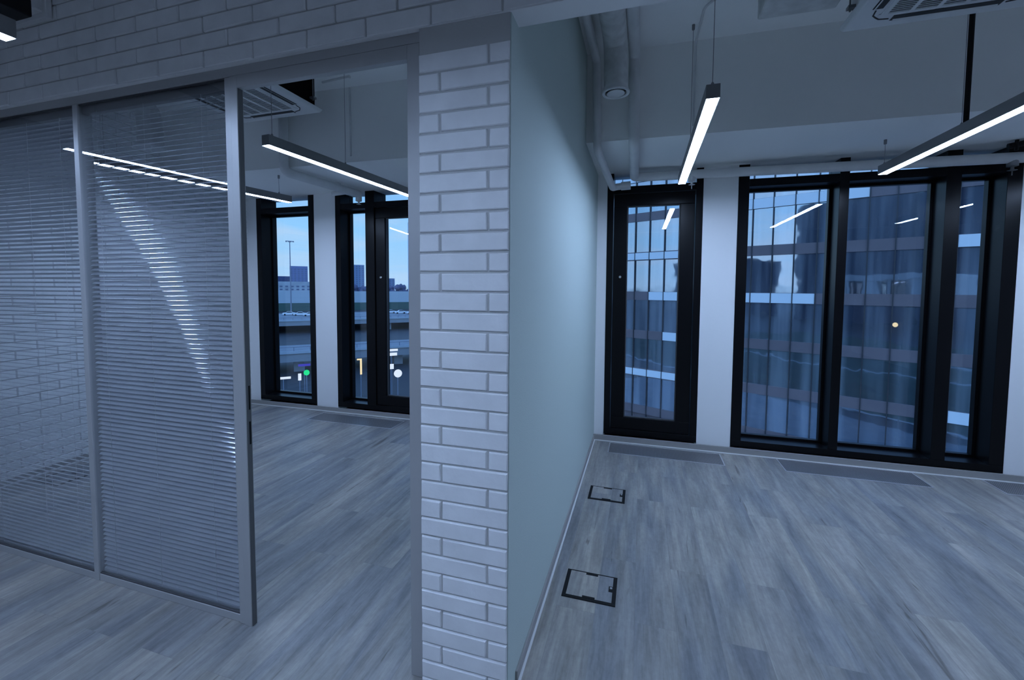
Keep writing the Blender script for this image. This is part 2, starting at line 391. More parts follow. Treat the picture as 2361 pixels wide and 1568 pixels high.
# ------------------------------------------------------------------ glazed partition, door frame, blinds
A = 'grey_aluminium'
P = thing('glass_partition', 'grey framed double glass partition under the white brick header', 'partition', (-2.77, YG, 0))
YD = YG+0.064
box('mullion', A, P, -2.788, -2.752, YG, YD, 0.0, 2.495, bevel=0.002)
box('end_post', A, P, -1.776, -1.742, YG, YD, 0.0, 2.495, bevel=0.002)
box('end_post', A, P, -3.800, -3.765, YG, YD, 0.0, 2.495, bevel=0.002)
box('top_rail', A, P, -3.800, -0.812, YG, YD, 2.497, ZH-0.004, bevel=0.002)
for xa, xb in ((-3.765, -2.788), (-2.752, -1.776)):
    box('bottom_rail', A, P, xa, xb, YG+0.004, YD, 0.0, 0.036, bevel=0.002)
    box('gasket', 'dark_gasket', P, xa, xb, YG+0.007, YG+0.016, 0.036, 0.043)
    box('gasket', 'dark_gasket', P, xa, xb, YG+0.007, YG+0.016, 2.490, 2.497)
    box('glass_pane', 'partition_glass', P, xa, xb, YG+0.008, YG+0.013, 0.036, 2.497)
    box('glass_pane', 'partition_glass', P, xa, xb, YD-0.010, YD-0.005, 0.036, 2.497)
D = sroot('door_1', (-1.72, YG, 0))
j = MB(); j.box(-1.742, -1.7015, YG-0.003, YG+0.024, 0, 2.495)
j.build('jamb', A, D, 0.0015)
box('return_strip', 'return_grey', D, -1.7015, -1.6995, YG+0.001, YG+0.0235, 0.0, 2.442)  # dark grey strip covering the jamb return
for z0, z1 in ((1.02, 1.13), (0.86, 0.965)):
    box('strike_plate', 'black_plastic', D, -1.6995, -1.6980, YG+0.011, YG+0.018, z0, z1)
j = MB(); j.box(-0.868, -0.815, YG-0.003, YG+0.024, 0, 2.495); j.box(-0.848, -0.815, YG+0.024, YD, 0, 2.495)
j.build('jamb', A, D, 0.0015)
j = MB(); j.box(-1.7015, -0.868, YG-0.003, YG+0.024, 2.442, 2.495); j.box(-1.7015, -0.868, YG+0.024, YD, 2.464, 2.495)
j.build('head', A, D, 0.0015)

def blind(x0, x1, tilt, label, cords):
    """slats between the two panes; positive tilt lifts the edge away from the corridor"""
    yc = YG+0.0335; r = thing('venetian_blind', label, 'blind', ((x0+x1)/2, yc, 0.04), 'venetian blinds inside the glass partition')
    box('head_rail', 'lamp_housing', r, x0, x1, yc-0.014, yc+0.014, 2.452, 2.492, bevel=0.002)
    m = MB(); w = 0.0265; z = 0.066; pitch = 0.0232; ct, st = math.cos(tilt), math.sin(tilt); n = 0
    while z < 2.44:
        pr = []
        for i in range(5):
            s = (i/4-0.5)*w; h = 0.0014*(1-(2*i/4-1)**2)
            pr.append((yc+s*ct-h*st, z+s*st+h*ct))
        dz = random.uniform(-0.0006, 0.0006); sk = random.uniform(-0.0012, 0.0012)
        vs = [(x0+0.004, y, zz+dz) for y, zz in pr]+[(x1-0.004, y, zz+dz+sk) for y, zz in pr]
        vs += [(x, y, zz-0.0005) for x, y, zz in vs]
        fs = [(i, i+5, i+6, i+1) for i in range(4)]+[(i+11, i+16, i+15, i+10) for i in range(4)]
        fs += [(0, 10, 15, 5), (4, 9, 19, 14)]
        m.add(vs, fs); z += pitch; n += 1
    m.build('slats', 'slat_metal', r, smooth=True)
    box('bottom_rail', 'slat_metal', r, x0+0.003, x1-0.003, yc-0.012, yc+0.012, 0.040, 0.054, bevel=0.002)
    for cx in cords:
        c = MB()
        for dy in (-0.0142, 0.0142): c.box(cx-0.0004, cx+0.0004, yc+dy-0.0005, yc+dy+0.0005, 0.05, 2.455)
        c.build('ladder_cord', 'cord_white', r)
    return r
blind(-2.750, -1.778, 0.57, 'silver venetian blind next to the open doorway, showing a diagonal row of glints', (-2.64, -2.31, -1.94))
blind(-3.763, -2.790, -0.35, 'venetian blind at the far left edge with brick wall seen between its slats', (-3.62, -3.20, -2.93))

# ------------------------------------------------------------------ ceiling services
def lamp(label, near, far, cables, zc=2.485, group='slim linear pendant lamps', conduit=None):
    n, f = Vector((*near, 0)), Vector((*far, 0)); L = (f-n).length; d = (f-n)/L
    ang = math.atan2(-d.x, d.y)
    r = thing('pendant_lamp', label, 'lamp', (n.x, n.y, zc), group)
    xf = Matrix.Translation((n.x, n.y, zc)) @ Matrix.Rotation(ang, 4, 'Z')
    h = MB(); w = 0.031
    h.box(-w, -w+0.003, 0.002, L-0.002, 0, 0.066); h.box(w-0.003, w, 0.002, L-0.002, 0, 0.066); h.box(-w+0.003, w-0.003, 0.002, L-0.002, 0.062, 0.066)
    h.build('housing', 'lamp_housing', r, xf=xf)
    for q0, q1 in ((0, 0.002), (L-0.002, L)): MB().box(-w, w, q0, q1, 0.0, 0.066).build('end_cap', 'lamp_housing', r, xf=xf)
    e = MB(); e.box(-w+0.003, w-0.003, 0.0022, L-0.0022, -0.001, 0.004); e.build('diffuser', 'lamp_light', r, xf=xf)
    for t, ztop, rad in cables:
        p = n+d*t
        c = MB(); c.tube([(p.x, p.y, zc+0.06), (p.x, p.y, ztop)], rad, 8)
        c.lathe((p.x, p.y, ztop-0.035), [(0.008, 0), (0.010, 0.005), (0.010, 0.035)], 12)
        c.lathe((p.x, p.y, zc+0.064), [(0.007, 0), (0.007, 0.018), (0.003, 0.024)], 10)
        c.build('cable', 'steel_wire', r, smooth=True)
    return r
lamp('linear pendant lamp seen almost end on beside the grey green wall', (0.305, 2.27), (0.312, 4.01), [(0.03, ZC, 0.0016), (1.07, ZC, 0.0016)])
lamp('linear pendant lamp cut by the right edge, hung from a thick dark rod', (1.80, 2.28), (1.785, 4.10), [(0.97, 3.42, 0.0016), (1.80, ZS, 0.0016)])
lamp('linear pendant lamp seen in full through the open doorway', (-2.325, 2.22), (-2.215, 3.95), [(0.05, 3.1, 0.0016), (0.72, ZC, 0.0016)])
lamp('linear pendant lamp half hidden by the blind, its far end in front of a window', (-3.90, 2.15), (-3.64, 3.775), [(1.52, ZS, 0.0016), (0.10, ZC, 0.0016)])
lamp('linear pendant lamp at the top left corner before the brick', (-2.25, -0.70), (-2.25, 1.03), [(0.1, ZC, 0.0016), (1.66, ZC, 0.0016)])
lamp('linear pendant lamp mirrored as one unbroken line in the partition glass', (-3.43, -0.67), (-3.67, 1.08), [(0.1, ZC, 0.0016), (1.6, ZC, 0.0016)])
lamp('linear pendant lamp beyond the right edge, mirrored in the wide window', (3.30, 2.3), (3.30, 4.05), [(0.1, ZC, 0.0016), (1.1, ZC, 0.0016)])
lamp('added linear pendant lamp, unseen, over the corridor in line with the brick pillar', (-0.90, -1.25), (-0.90, 0.50), [(0.1, ZC, 0.0016), (1.6, ZC, 0.0016)])  # unseen extra lamp, added to brighten the pillar from the corridor side
lamp('added linear pendant lamp, unseen, over the corridor in line with the white pier', (1.66, -1.75), (1.66, 0.0), [(0.1, ZC, 0.0016), (1.6, ZC, 0.0016)])  # second unseen lamp, added to raise the corridor light level

rod = MB(); rod.tube([(1.812, 3.25, 2.548), (1.812, 3.25, ZC)], 0.013, 12)
tag(rod.build('hanger_rod', 'black_plastic', smooth=True), 'thick dark rod from the ceiling down to the right hand lamp', 'rod')

def pipe(name, label, path, r, bend, m='pipe_paint', cat='pipe'):
    return tag(MB().tube(path, r, 20, bend).build(name, m, smooth=True), label, cat)
pw = MB().tube([(-0.405, 1.62, 3.36), (-0.375, 3.485, 3.36), (-0.357, 3.485, 2.665), (-0.292, 4.36, 2.565), (-0.262, 4.41, 2.585), (-0.155, 4.41, 2.590)], 0.032, 20, 0.05)
o = tag(pw.build('heating_pipe', 'pipe_paint', smooth=True), 'white pipe closest to the grey green wall, stepping down over the beam', 'pipe')
MB().tube([(-0.215, 4.41, 2.588), (-0.125, 4.41, 2.591)], 0.040, 20).build('socket', 'pipe_paint', o, smooth=True)
o = pipe('sprinkler_pipe', 'white pipe running down the beam and then along the window heads', [(-0.095, 1.62, 3.345), (-0.088, 3.475, 3.345), (-0.080, 3.475, 2.690), (-0.092, 4.40, 2.662), (0.5, 4.40, 2.655), (4.9, 4.40, 2.587)], 0.041, 0.06)
for x in (0.43, 2.76):
    z = 2.655-0.0154*(x-0.5)
    h = MB(); h.lathe((x, 4.40, z-0.10), [(0.012, 0), (0.030, 0.004), (0.012, 0.008), (0.010, 0.03), (0.034, 0.035), (0.034, 0.09)], 16)
    h.tube([(x, 4.40, z-0.135), (x, 4.40, z-0.09)], 0.004, 8)
    h.build('sprinkler_head', 'pipe_paint' if x < 1 else 'steel_wire', o, smooth=True)
k = MB(); k.tube([(2.70, 4.36, 2.70), (2.80, 4.34, 2.715)], 0.022, 12); k.tube([(2.78, 4.34, 2.70), (2.90, 4.33, 2.76)], 0.010, 10); k.tube([(2.74, 4.34, 2.66), (2.74, 4.34, 2.74)], 0.012, 10)
k.build('valve', 'black_plastic', o, smooth=True)
d = thing('air_duct', 'fat round air duct between two pipes ending in a round valve', 'duct', (-0.21, 1.65, 3.33))
MB().tube([(-0.225, 1.62, 3.325), (-0.212, 3.20, 3.325), (-0.205, 3.20, 3.00)], 0.083, 28, 0.11).build('tube', 'duct_paint', d, smooth=True)
MB().lathe((-0.205, 3.20, 2.962), [(0.072, 0.030), (0.075, 0.004), (0.080, 0), (0.094, 0), (0.097, 0.008), (0.090, 0.020), (0.083, 0.045)], 36, cap=False).build('collar', 'plastic_white', d, smooth=True)
MB().lathe((-0.205, 3.20, 2.985), [(0.076, 0), (0.076, 0.004)], 32).build('throat', 'plastic_shadow', d)
MB().lathe((-0.205, 3.20, 2.958), [(0.052, 0), (0.062, 0.005), (0.058, 0.012), (0.01, 0.028)], 32).build('valve_disc', 'plastic_white', d, smooth=True)
o = pipe('sprinkler_pipe', 'white pipe on the beam behind the doorway lamp, bending under it to a nozzle', [(-3.325, 3.385, ZC), (-3.325, 3.385, 2.690), (-3.235, 4.40, 2.682)], 0.043, 0.07)
h = MB(); h.lathe((-3.235, 4.40, 2.56), [(0.010, 0), (0.028, 0.004), (0.010, 0.010), (0.010, 0.03), (0.036, 0.04), (0.036, 0.11)], 16); h.build('nozzle', 'pipe_paint', o, smooth=True)
MB().tube([(-3.24, 4.20, 2.665), (-3.44, 4.20, 2.655)], 0.026, 12).build('side_outlet', 'pipe_paint', o, smooth=True)
MB().tube([(-3.27, 4.10, 2.70), (-3.27, 4.10, ZS)], 0.02, 10).build('bracket', 'pipe_paint', o, smooth=True)
d = thing('air_duct', 'pale bent air duct seen through the top of the right hand blind', 'duct', (-4.5, 1.65, 3.2))
MB().tube([(-4.45, 1.62, 3.26), (-4.45, 2.95, 3.26), (-4.45, 2.95, 2.90)], 0.10, 28, 0.16).build('tube', 'duct_paint', d, smooth=True)
MB().lathe((-4.45, 2.95, 2.87), [(0.118, 0), (0.122, 0.010), (0.100, 0.045)], 32).build('collar', 'plastic_white', d, smooth=True)
# conduits for the lamp feeds
pipe('conduit', 'thin electrical conduit from the ceiling down the beam beside the nearest lamp', [(0.62, 3.05, 3.415), (0.42, 3.05, 3.415), (0.352, 3.12, 3.41), (0.345, 3.50, 3.40), (0.345, 3.53, 3.35), (0.345, 3.53, 2.80)], 0.008, 0.05, cat='conduit')
pipe('conduit', 'thin electrical conduit with a square bend seen through the doorway', [(-2.70, 3.19, 3.36), (-2.42, 3.19, 3.375), (-2.42, 3.19, 3.36)], 0.010, 0.02, cat='conduit')
pipe('conduit', 'thin vertical conduit on the beam behind the doorway lamp', [(-2.62, 3.455, 3.42), (-2.62, 3.455, 2.80)], 0.008, 0.0, cat='conduit')

def cassette(label, x0, x1, y0, y1, z, body_mat):
    """four-way ceiling cassette: body, panel with rounded slots, intake grille"""
    r = thing('air_conditioner', label, 'air conditioner', ((x0+x1)/2, (y0+y1)/2, z))
    i = 0.05
    box('body', body_mat, r, x0+i, x1-i, y0+i, y1-i, z+0.03, ZC-0.01)
    p = MB(); p.hexa([(x0+0.02, y0+0.02, z), (x1-0.02, y0+0.02, z), (x1-0.02, y1-0.02, z), (x0+0.02, y1-0.02, z), (x0, y0, z+0.03), (x1, y0, z+0.03), (x1, y1, z+0.03), (x0, y1, z+0.03)])
    p.build('panel', 'plastic_white', r, 0.008)
    cx, cy = (x0+x1)/2, (y0+y1)/2; hw = (x1-x0)/2
    a = hw-0.10; c = 0.085                       # slot ring half size, corner cut
    for q in range(4):                           # four louvred outlets
        R = Matrix.Translation((cx, cy, 0)) @ Matrix.Rotation(q*math.pi/2, 4, 'Z')
        s = MB(); s.box(-a+c+0.035, a-c-0.035, a-0.030, a+0.018, z-0.0025, z+0.002)
        s.build('outlet', 'plastic_shadow', r, xf=R)
        l = MB(); l.hexa([(-a+c+0.045, a+0.004, z-0.004), (a-c-0.045, a+0.004, z-0.004), (a-c-0.045, a+0.015, z-0.009), (-a+c+0.045, a+0.015, z-0.009),
                          (-a+c+0.045, a+0.004, z-0.002), (a-c-0.045, a+0.004, z-0.002), (a-c-0.045, a+0.015, z-0.007), (-a+c+0.045, a+0.015, z-0.007)])
        l.build('louvre', 'plastic_white', r, xf=R)
        s = MB(); pts = [(a-c+0.0-0.02, a-0.004), (a-c+0.03, a-0.012), (a-c+0.055, a-0.035), (a-0.012, a-c+0.03), (a-0.004, a-c-0.02)]
        s.tube([(x, y, z-0.001) for x, y in pts], 0.004, 6); s.build('corner_gap', 'plastic_shadow', r, xf=R)
    gh = hw-0.165
    g = MB(); g.box(cx-gh, cx+gh, cy-gh, cy+gh, z-0.003, z+0.001); g.build('intake', 'plastic_shadow', r)
    g = MB(); n = 34
    for k in range(n):
        y = cy-gh+(k+0.5)*2*gh/n; g.box(cx-gh, cx+gh, y-0.0022, y+0.0022, z-0.006, z-0.003)
    for k in range(6):
        x = cx-gh+k*2*gh/5; g.box(x-0.010, x+0.010, cy-gh, cy+gh, z-0.007, z-0.003)
    g.box(cx-gh-0.03, cx+gh+0.03, cy-gh-0.02, cy-gh, z-0.005, z); g.box(cx-gh-0.03, cx+gh+0.03, cy+gh, cy+gh+0.02, z-0.005, z)
    g.box(cx-gh-0.02, cx-gh, cy-gh, cy+gh, z-0.005, z); g.box(cx+gh, cx+gh+0.02, cy-gh, cy+gh, z-0.005, z)
    g.build('grille', 'plastic_white', r)
    s = MB(); s.prism([(cx-0.06, cy+gh+0.033), (cx-0.02, cy+gh+0.033), (cx-0.02, cy+gh+0.048), (cx-0.06, cy+gh+0.048)], z-0.003, z+0.001); s.build('sensor', 'plastic_shadow', r)
    for dx in (-1, 1):
        for dy in (-1, 1):
            px, py = cx+dx*(hw-0.022), cy+dy*(hw-0.10)
            t = MB(); t.tube([(px, py, z+0.07), (px, py, ZC)], 0.005, 8); t.box(px-0.022*(1 if dx > 0 else 0.6), px+0.022, py-0.018, py+0.018, z+0.085, z+0.10)
            t.build('hanging_rod', 'steel_wire', r)
    return r
cassette('white ceiling cassette air conditioner with black sides, seen through the doorway', -3.60, -2.70, 2.30, 3.20, 3.10, 'black_foam')
cassette('white ceiling cassette air conditioner at the top right corner', 1.085, 2.005, 2.17, 3.09, 3.10, 'plastic_white')
b = MB(); b.box(0.66, 1.083, 2.45, 3.12, 3.27, ZC-0.002)
tag(b.build('duct_box', 'duct_paint', bevel=0.012), 'pale rectangular duct box left of the top right air conditioner', 'duct')
d = thing('air_duct', 'pale square duct entering the brick wall at the top left corner', 'duct', (-2.95, 0.6, 3.0))
box('casing', 'plastic_white', d, -3.13, -2.87, -1.2, YB-0.002, 2.93, 3.16, bevel=0.008)
box('flange', 'plastic_white', d, -3.155, -2.845, YB-0.03, YB-0.003, 2.905, 3.185, bevel=0.004)
b = MB(); b.box(-2.70, -2.585, -1.2, 1.255, 2.755, 2.83)
tag(b.build('cable_tray', 'black_plastic', bevel=0.006), 'black cable tray at the top left above the corner lamp', 'tray')

# ------------------------------------------------------------------ floor fittings
def floor_box(label, x0, y0, w=0.27, l=0.222):
    r = thing('floor_box', label, 'floor box', (x0+w/2, y0+l/2, 0), 'flush floor boxes with wood lids')
    x1, y1 = x0+w, y0+l; f = MB(); h = 0.004
    f.box(x0, x1, y0, y0+0.020, 0, h); f.box(x0, x1, y1-0.007, y1, 0, h); f.box(x0, x0+0.020, y0+0.020, y1-0.007, 0, h); f.box(x1-0.020, x1, y0+0.020, y1-0.007, 0, h)
    f.build('frame', 'black_plastic', r, 0.001)
    lid = box('lid', 'oak', r, x0+0.020, x1-0.020, y0+0.020, y1-0.007, 0, 0.003)
    xm = (x0+x1)/2
    box('hinge', 'black_plastic', r, xm-0.032, xm+0.032, y0+0.016, y0+0.032, 0.001, 0.005, bevel=0.001)
    box('hinge', 'black_plastic', r, xm-0.032, xm+0.032, y1-0.022, y1-0.004, 0.001, 0.005, bevel=0.001)
    ym = (y0+y1)/2+0.005
    lt = box('latch', 'black_plastic', r, x1-0.040, x1-0.016, ym-0.018, ym+0.024, 0.001, 0.005, bevel=0.001)
    box('slot', 'grille_metal', lt, x1-0.034, x1-0.022, ym+0.004, ym+0.018, 0.005, 0.0055)
floor_box('wood lidded floor box nearest the viewpoint beside the grey green wall', -0.363, 2.108)
floor_box('wood lidded floor box nearer the windows beside the grey green wall', -0.357, 3.180)
floor_box('wood lidded floor box seen through the far left blind', -4.680, 2.125, 0.30, 0.205)
def grille(label, x0, x1, y0, y1):
    r = thing('floor_grille', label, 'floor grille', ((x0+x1)/2, (y0+y1)/2, 0), 'convector grilles under the windows')
    box('tray', 'plastic_shadow', r, x0+0.006, x1-0.006, y0+0.006, y1-0.006, 0.0, 0.0012)
    f = MB(); t = 0.009; h = 0.004
    f.box(x0, x1, y0, y0+t, 0, h); f.box(x0, x1, y1-t, y1, 0, h); f.box(x0, x0+t, y0+t, y1-t, 0, h); f.box(x1-t, x1, y0+t, y1-t, 0, h)
    f.build('frame', 'grille_edge', r, 0.001)
    g = MB(); n = int((x1-x0)/0.0125)
    for k in range(1, n):
        x = x0+(x1-x0)*k/n; g.box(x-0.0025, x+0.0025, y0+t, y1-t, 0.0013, 0.0036)
    m = int((y1-y0)/0.016)
    for k in range(1, m):
        y = y0+(y1-y0)*k/m; g.box(x0+t, x1-t, y-0.0022, y+0.0022, 0.0014, 0.0033)
    g.build('grating', 'grille_metal', r)
grille('long floor grille in front of the narrow window by the grey green wall', -0.283, 0.752, 4.150, 4.435)
grille('long floor grille in front of the wide window', 1.232, 2.276, 4.185, 4.480)
grille('floor grille cut by the right edge of the picture', 2.752, 3.80, 4.225, 4.50)
grille('floor grille seen through the doorway under the far window', -3.800, -2.645, 4.115, 4.410)

# ------------------------------------------------------------------ outside: the building opposite
mat('spandrel_brown', (0.18, 0.135, 0.14), 0.5, vary=0.1, vscale=0.6)
mat('panel_white', (0.85, 0.85, 0.85), 0.5)
mat('facade_mullion', (0.05, 0.05, 0.055), 0.4, metal=0.3)
mat('asphalt', (0.05, 0.05, 0.055), 0.6, vary=0.35, vscale=0.03)
mat('concrete', (0.30, 0.31, 0.33), 0.8, vary=0.12, vscale=0.2)
def pane_mat(name, dark, light, gloss):
    """reflective curtain-wall glass with the drapes behind it"""
    m = bpy.data.materials.new(name); m.use_nodes = True; t = m.node_tree; t.nodes.clear()
    c = N(t, 'ShaderNodeTexCoord'); mp_ = N(t, 'ShaderNodeMapping'); mp_.inputs['Scale'].default_value = (0.9, 0.9, 0.05)
    t.links.new(c.outputs['Object'], mp_.inputs[0])
    n = N(t, 'ShaderNodeTexNoise'); n.inputs['Scale'].default_value = 1.0; n.inputs['Detail'].default_value = 3; t.links.new(mp_.outputs[0], n.inputs['Vector'])
    r = ramp(t, [(0.40, dark), (0.62, light)]); t.links.new(n.outputs['Fac'], r.inputs[0])
    df = N(t, 'ShaderNodeBsdfDiffuse'); t.links.new(r.outputs[0], df.inputs[0])
    gl = N(t, 'ShaderNodeBsdfGlossy'); gl.inputs['Roughness'].default_value = 0.03; gl.inputs[0].default_value = (0.8, 0.86, 0.95, 1)
    n2 = N(t, 'ShaderNodeTexNoise'); n2.inputs['Scale'].default_value = 0.5; t.links.new(c.outputs['Object'], n2.inputs['Vector'])
    bp = N(t, 'ShaderNodeBump'); bp.inputs['Strength'].default_value = 0.05; bp.inputs['Distance'].default_value = 0.2
    t.links.new(n2.outputs['Fac'], bp.inputs['Height']); t.links.new(bp.outputs[0], gl.inputs['Normal'])
    mx = N(t, 'ShaderNodeMixShader'); mx.inputs[0].default_value = gloss
    o = N(t, 'ShaderNodeOutputMaterial'); t.links.new(df.outputs[0], mx.inputs[1]); t.links.new(gl.outputs[0], mx.inputs[2]); t.links.new(mx.outputs[0], o.inputs[0])
    MATS[name] = m
pane_mat('curtain_glass', (0.03, 0.04, 0.055), (0.21, 0.225, 0.25), 0.32)
GZ = -13.0
struct(box('ground', 'asphalt', None, -1500, 900, -900, 1500, GZ-0.5, GZ))
bo = thing('office_building', 'glass fronted office block with white and brown bands opposite the windows', 'building', (0.69, 40.14, GZ))
uu = Vector((-0.9012, 0.4334, 0)); nn = Vector((0.4334, 0.9012, 0))      # along the facade, into the block
fac = Matrix(((uu.x, nn.x, 0, 0.689), (uu.y, nn.y, 0, 40.138), (0, 0, 1, 0), (0, 0, 0, 1)))
BAY, ST = 1.36, 3.50
S0, S1 = 5*BAY+0.1, -19*BAY+0.1
MB().box(S1, S0, 0.25, 14, GZ, 26).build('core', 'spandrel_brown', bo, xf=fac)
bands = [(-9.42, ()), (-6.0, ((6, -2.9), (-17.4, -21))), (-2.55, ((-1.3, -2.7),)), (0.95, ((-0.3, -12.4),)), (4.5, ((6, -2.9), (-17.6, -21))), (8.0, ((-6.0, -15.1),)), (11.5, ((6, -3.2),)), (15.0, ())]
for zc, whites in bands:
    segs = [(S1, S0)]
    b0, b1 = zc-0.38, zc+0.38
    MB().box(S1, S0, 0.0, 0.3, b0, b1).build('spandrel', 'spandrel_brown', bo, xf=fac)
    for a0, a1 in whites:
        h = 0.30 if zc in (-6.0, 4.5) and a0 > 0 else 0.36
        for i in range(-19, 5):
            c0, c1 = i*BAY+0.1, (i+1)*BAY+0.1
            if c0 > min(a0, a1)-0.7 and c1 < max(a0, a1)+0.7:
                MB().box(c0+0.02, c1-0.02, -0.06, 0.02, zc-h, zc+h).build('white_panel', 'panel_white', bo, xf=fac)
cnt = 0; rest = MB()
rows = [r for r in range(len(bands)-1)]
for i in range(-15, 2):
    for r in rows[:6]:
        z0, z1 = bands[r][0]+0.38, bands[r+1][0]-0.38
        m = MB().box(i*BAY+0.1+0.03, (i+1)*BAY+0.1-0.03, 0.06, 0.10, z0, z1)
        if cnt < 100: m.build('window', 'curtain_glass', bo, xf=fac); cnt += 1
        else: rest.add(m.v, m.f)
for i in list(range(-19, -15))+list(range(2, 5)):
    for r in rows:
        rest.box(i*BAY+0.13, (i+1)*BAY+0.07, 0.06, 0.10, bands[r][0]+0.38, bands[r+1][0]-0.38)
for i in range(-15, 2): rest.box(i*BAY+0.13, (i+1)*BAY+0.07, 0.06, 0.10, bands[6][0]+0.38, bands[7][0]-0.38)
o = rest.build('windows', 'curtain_glass', bo, xf=fac); o['kind'] = 'stuff'
mm = MB()
for i in range(-19, 6): mm.box(i*BAY+0.1-0.03, i*BAY+0.1+0.03, -0.09, 0.1, GZ, 20)
mm.build('mullions', 'facade_mullion', bo, xf=fac)
emat('warm_lamp', (1.0, 0.85, 0.55), 0.9)
for s_, z_ in ((-16.4, -0.75), (-18.35, -0.85)):
    MB().lathe((s_, -0.02, z_), [(0.05, 0), (0.13, 0.08), (0.13, 0.2), (0.05, 0.28)], 16).build('ceiling_light', 'warm_lamp', bo, xf=fac)

# what the opposite glass mirrors: lawn, paving and blocks on the far side of the plot
mat('lawn', (0.05, 0.085, 0.05), 0.95, vary=0.3, vscale=0.2); mat('paving', (0.34, 0.35, 0.37), 0.6, vary=0.2, vscale=0.35); mat('kerb_white', (0.7, 0.7, 0.7), 0.8)
struct(box('lawn', 'lawn', None, -75, 30, -75, 8, GZ, GZ+0.03))
struct(box('paving', 'paving', None, -25, 30, 12, 36, GZ, GZ+0.02))
for q, (y0, y1) in enumerate(((8.3, 8.9), (-22, -21.2), (-46, -44.5))):
    MB().box(-75, 30, y0, y1, GZ+0.03, GZ+0.12).build('kerb', 'kerb_white', None)['kind'] = 'structure'

# ------------------------------------------------------------------ outside: the road and skyline left
er = Vector((0.72, 0.694, 0)); ef = Vector((-0.694, 0.72, 0))
OUT = Matrix(((er.x, ef.x, 0, 0), (er.y, ef.y, 0, 0), (0, 0, 1, 0), (0, 0, 0, 1)))   # (lateral, distance, height)
def out(l, dd, z): return OUT @ Vector((l, dd, z))
mat('skyline_violet_haze', (0.18, 0.21, 0.38), 0.9); mat('skyline_haze', (0.11, 0.13, 0.25), 0.9); mat('skyline_dark', (0.06, 0.07, 0.12), 0.9)  # violet, haze and blue skyline tones have distance haze mixed in
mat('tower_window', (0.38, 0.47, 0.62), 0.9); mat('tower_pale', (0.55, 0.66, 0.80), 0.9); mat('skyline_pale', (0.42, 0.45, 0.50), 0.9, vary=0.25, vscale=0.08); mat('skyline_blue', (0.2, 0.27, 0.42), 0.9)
mat('barrier_pale', (0.42, 0.47, 0.52), 0.6); mat('barrier_green', (0.045, 0.10, 0.085), 0.6)
mat('car_white', (0.8, 0.8, 0.82), 0.3); mat('car_glass', (0.02, 0.02, 0.025), 0.1); mat('tree_haze', (0.12, 0.125, 0.21), 1.0)  # the tree colour has distance haze put into it
mat('mast_steel', (0.22, 0.24, 0.3), 0.5); mat('far_window', (0.12, 0.15, 0.24), 0.5)
emat('sign_white', (0.75, 0.85, 1.0), 1.1); emat('sign_green', (0.02, 0.95, 0.35), 0.9); emat('sign_yellow', (1.0, 0.82, 0.5), 1.1); emat('sign_blue', (0.08, 0.08, 0.8), 0.6)
def tower(name, label, l0, l1, dist, top, m, win=True, depth=25, wm='far_window'):
    r = thing(name, label, 'building', out((l0+l1)/2, dist, GZ)); MB().box(l0, l1, dist, dist+depth, GZ, top).build('block', m, r, xf=OUT)
    if win:
        w = MB(); n = max(2, int((l1-l0)/5)); z = -2
        while z < top-3:
            for k in range(n):
                a = l0+(k+0.25)*(l1-l0)/n; w.box(a, a+(l1-l0)/n*0.5, dist-0.25, dist, z, z+1.6)
            z += 3.2
        o = w.build('window_rows', wm, r, xf=OUT); o['kind'] = 'stuff'
    return r
tower('apartment_building', 'hazy violet tower block at the left edge of the far left window', -34, -22.5, 800, 34, 'skyline_violet_haze')
tower('apartment_building', 'low dark block between the two taller ones in the skyline', -24, -3, 850, 20, 'skyline_haze')
tower('apartment_building', 'tall broad hazy violet block behind the light mast', -3, 24, 800, 36, 'skyline_violet_haze')
tower('warehouse', 'wide pale building low in the far left window', -13, 24, 520, 7.2, 'skyline_pale')
tower('apartment_building', 'pale blue block in the narrow middle light of the skyline', 92, 112, 780, 40, 'skyline_blue')
tower('apartment_building', 'hazy blue block left of the pale tower', 130, 141, 780, 38, 'skyline_blue')
tower('apartment_building', 'small hazy block between the blue block and the pale tower', 146, 168, 800, 18, 'skyline_blue')
tower('tower_block', 'pale slender tower beside the right door jamb', 103.5, 114, 420, 66, 'tower_pale', True, 10, 'tower_window')
for q, (x, y, w_, d_, h_) in enumerate(((-95, -150, 46, 30, 44), (-190, -165, 60, 30, 20), (-18, -150, 100, 30, 52))):
    r = thing('apartment_building', ('tall', 'long', 'broad')[q]+' dark block mirrored in the upper glass of the opposite offices', 'building', (x, y, GZ))
    MB().box(x-w_/2, x+w_/2, y-d_, y, GZ, h_).build('block', 'skyline_dark', r)
tr = MB()
for k in range(150):
    l = random.uniform(-40, 150); z = random.uniform(-12, -5) if l < 60 else random.uniform(-9, 3)
    q = random.uniform(0.6, 1.0)
    tr.lathe((l, 560+random.uniform(0, 25), z-4), [(1.5*q, 0), (3.4*q, 1.5), (4.2*q, 3.5), (3.8*q, 5.5), (2.4*q, 7), (0.6*q, 7.8)], 10)
o = tag(tr.build('tree_belt', 'tree_haze', xf=OUT), 'dark hazy bare trees along the foot of the skyline', 'trees'); o['kind'] = 'stuff'
r = thing('noise_barrier', 'long pale and green barrier across the far view', 'barrier', out(20, 290, GZ))
MB().box(-120, 240, 290, 296, -8.2, -1.1).build('upper_panels', 'barrier_pale', r, xf=OUT); MB().box(-120, 240, 289.6, 296, GZ-2, -8.2).build('lower_panels', 'barrier_green', r, xf=OUT)
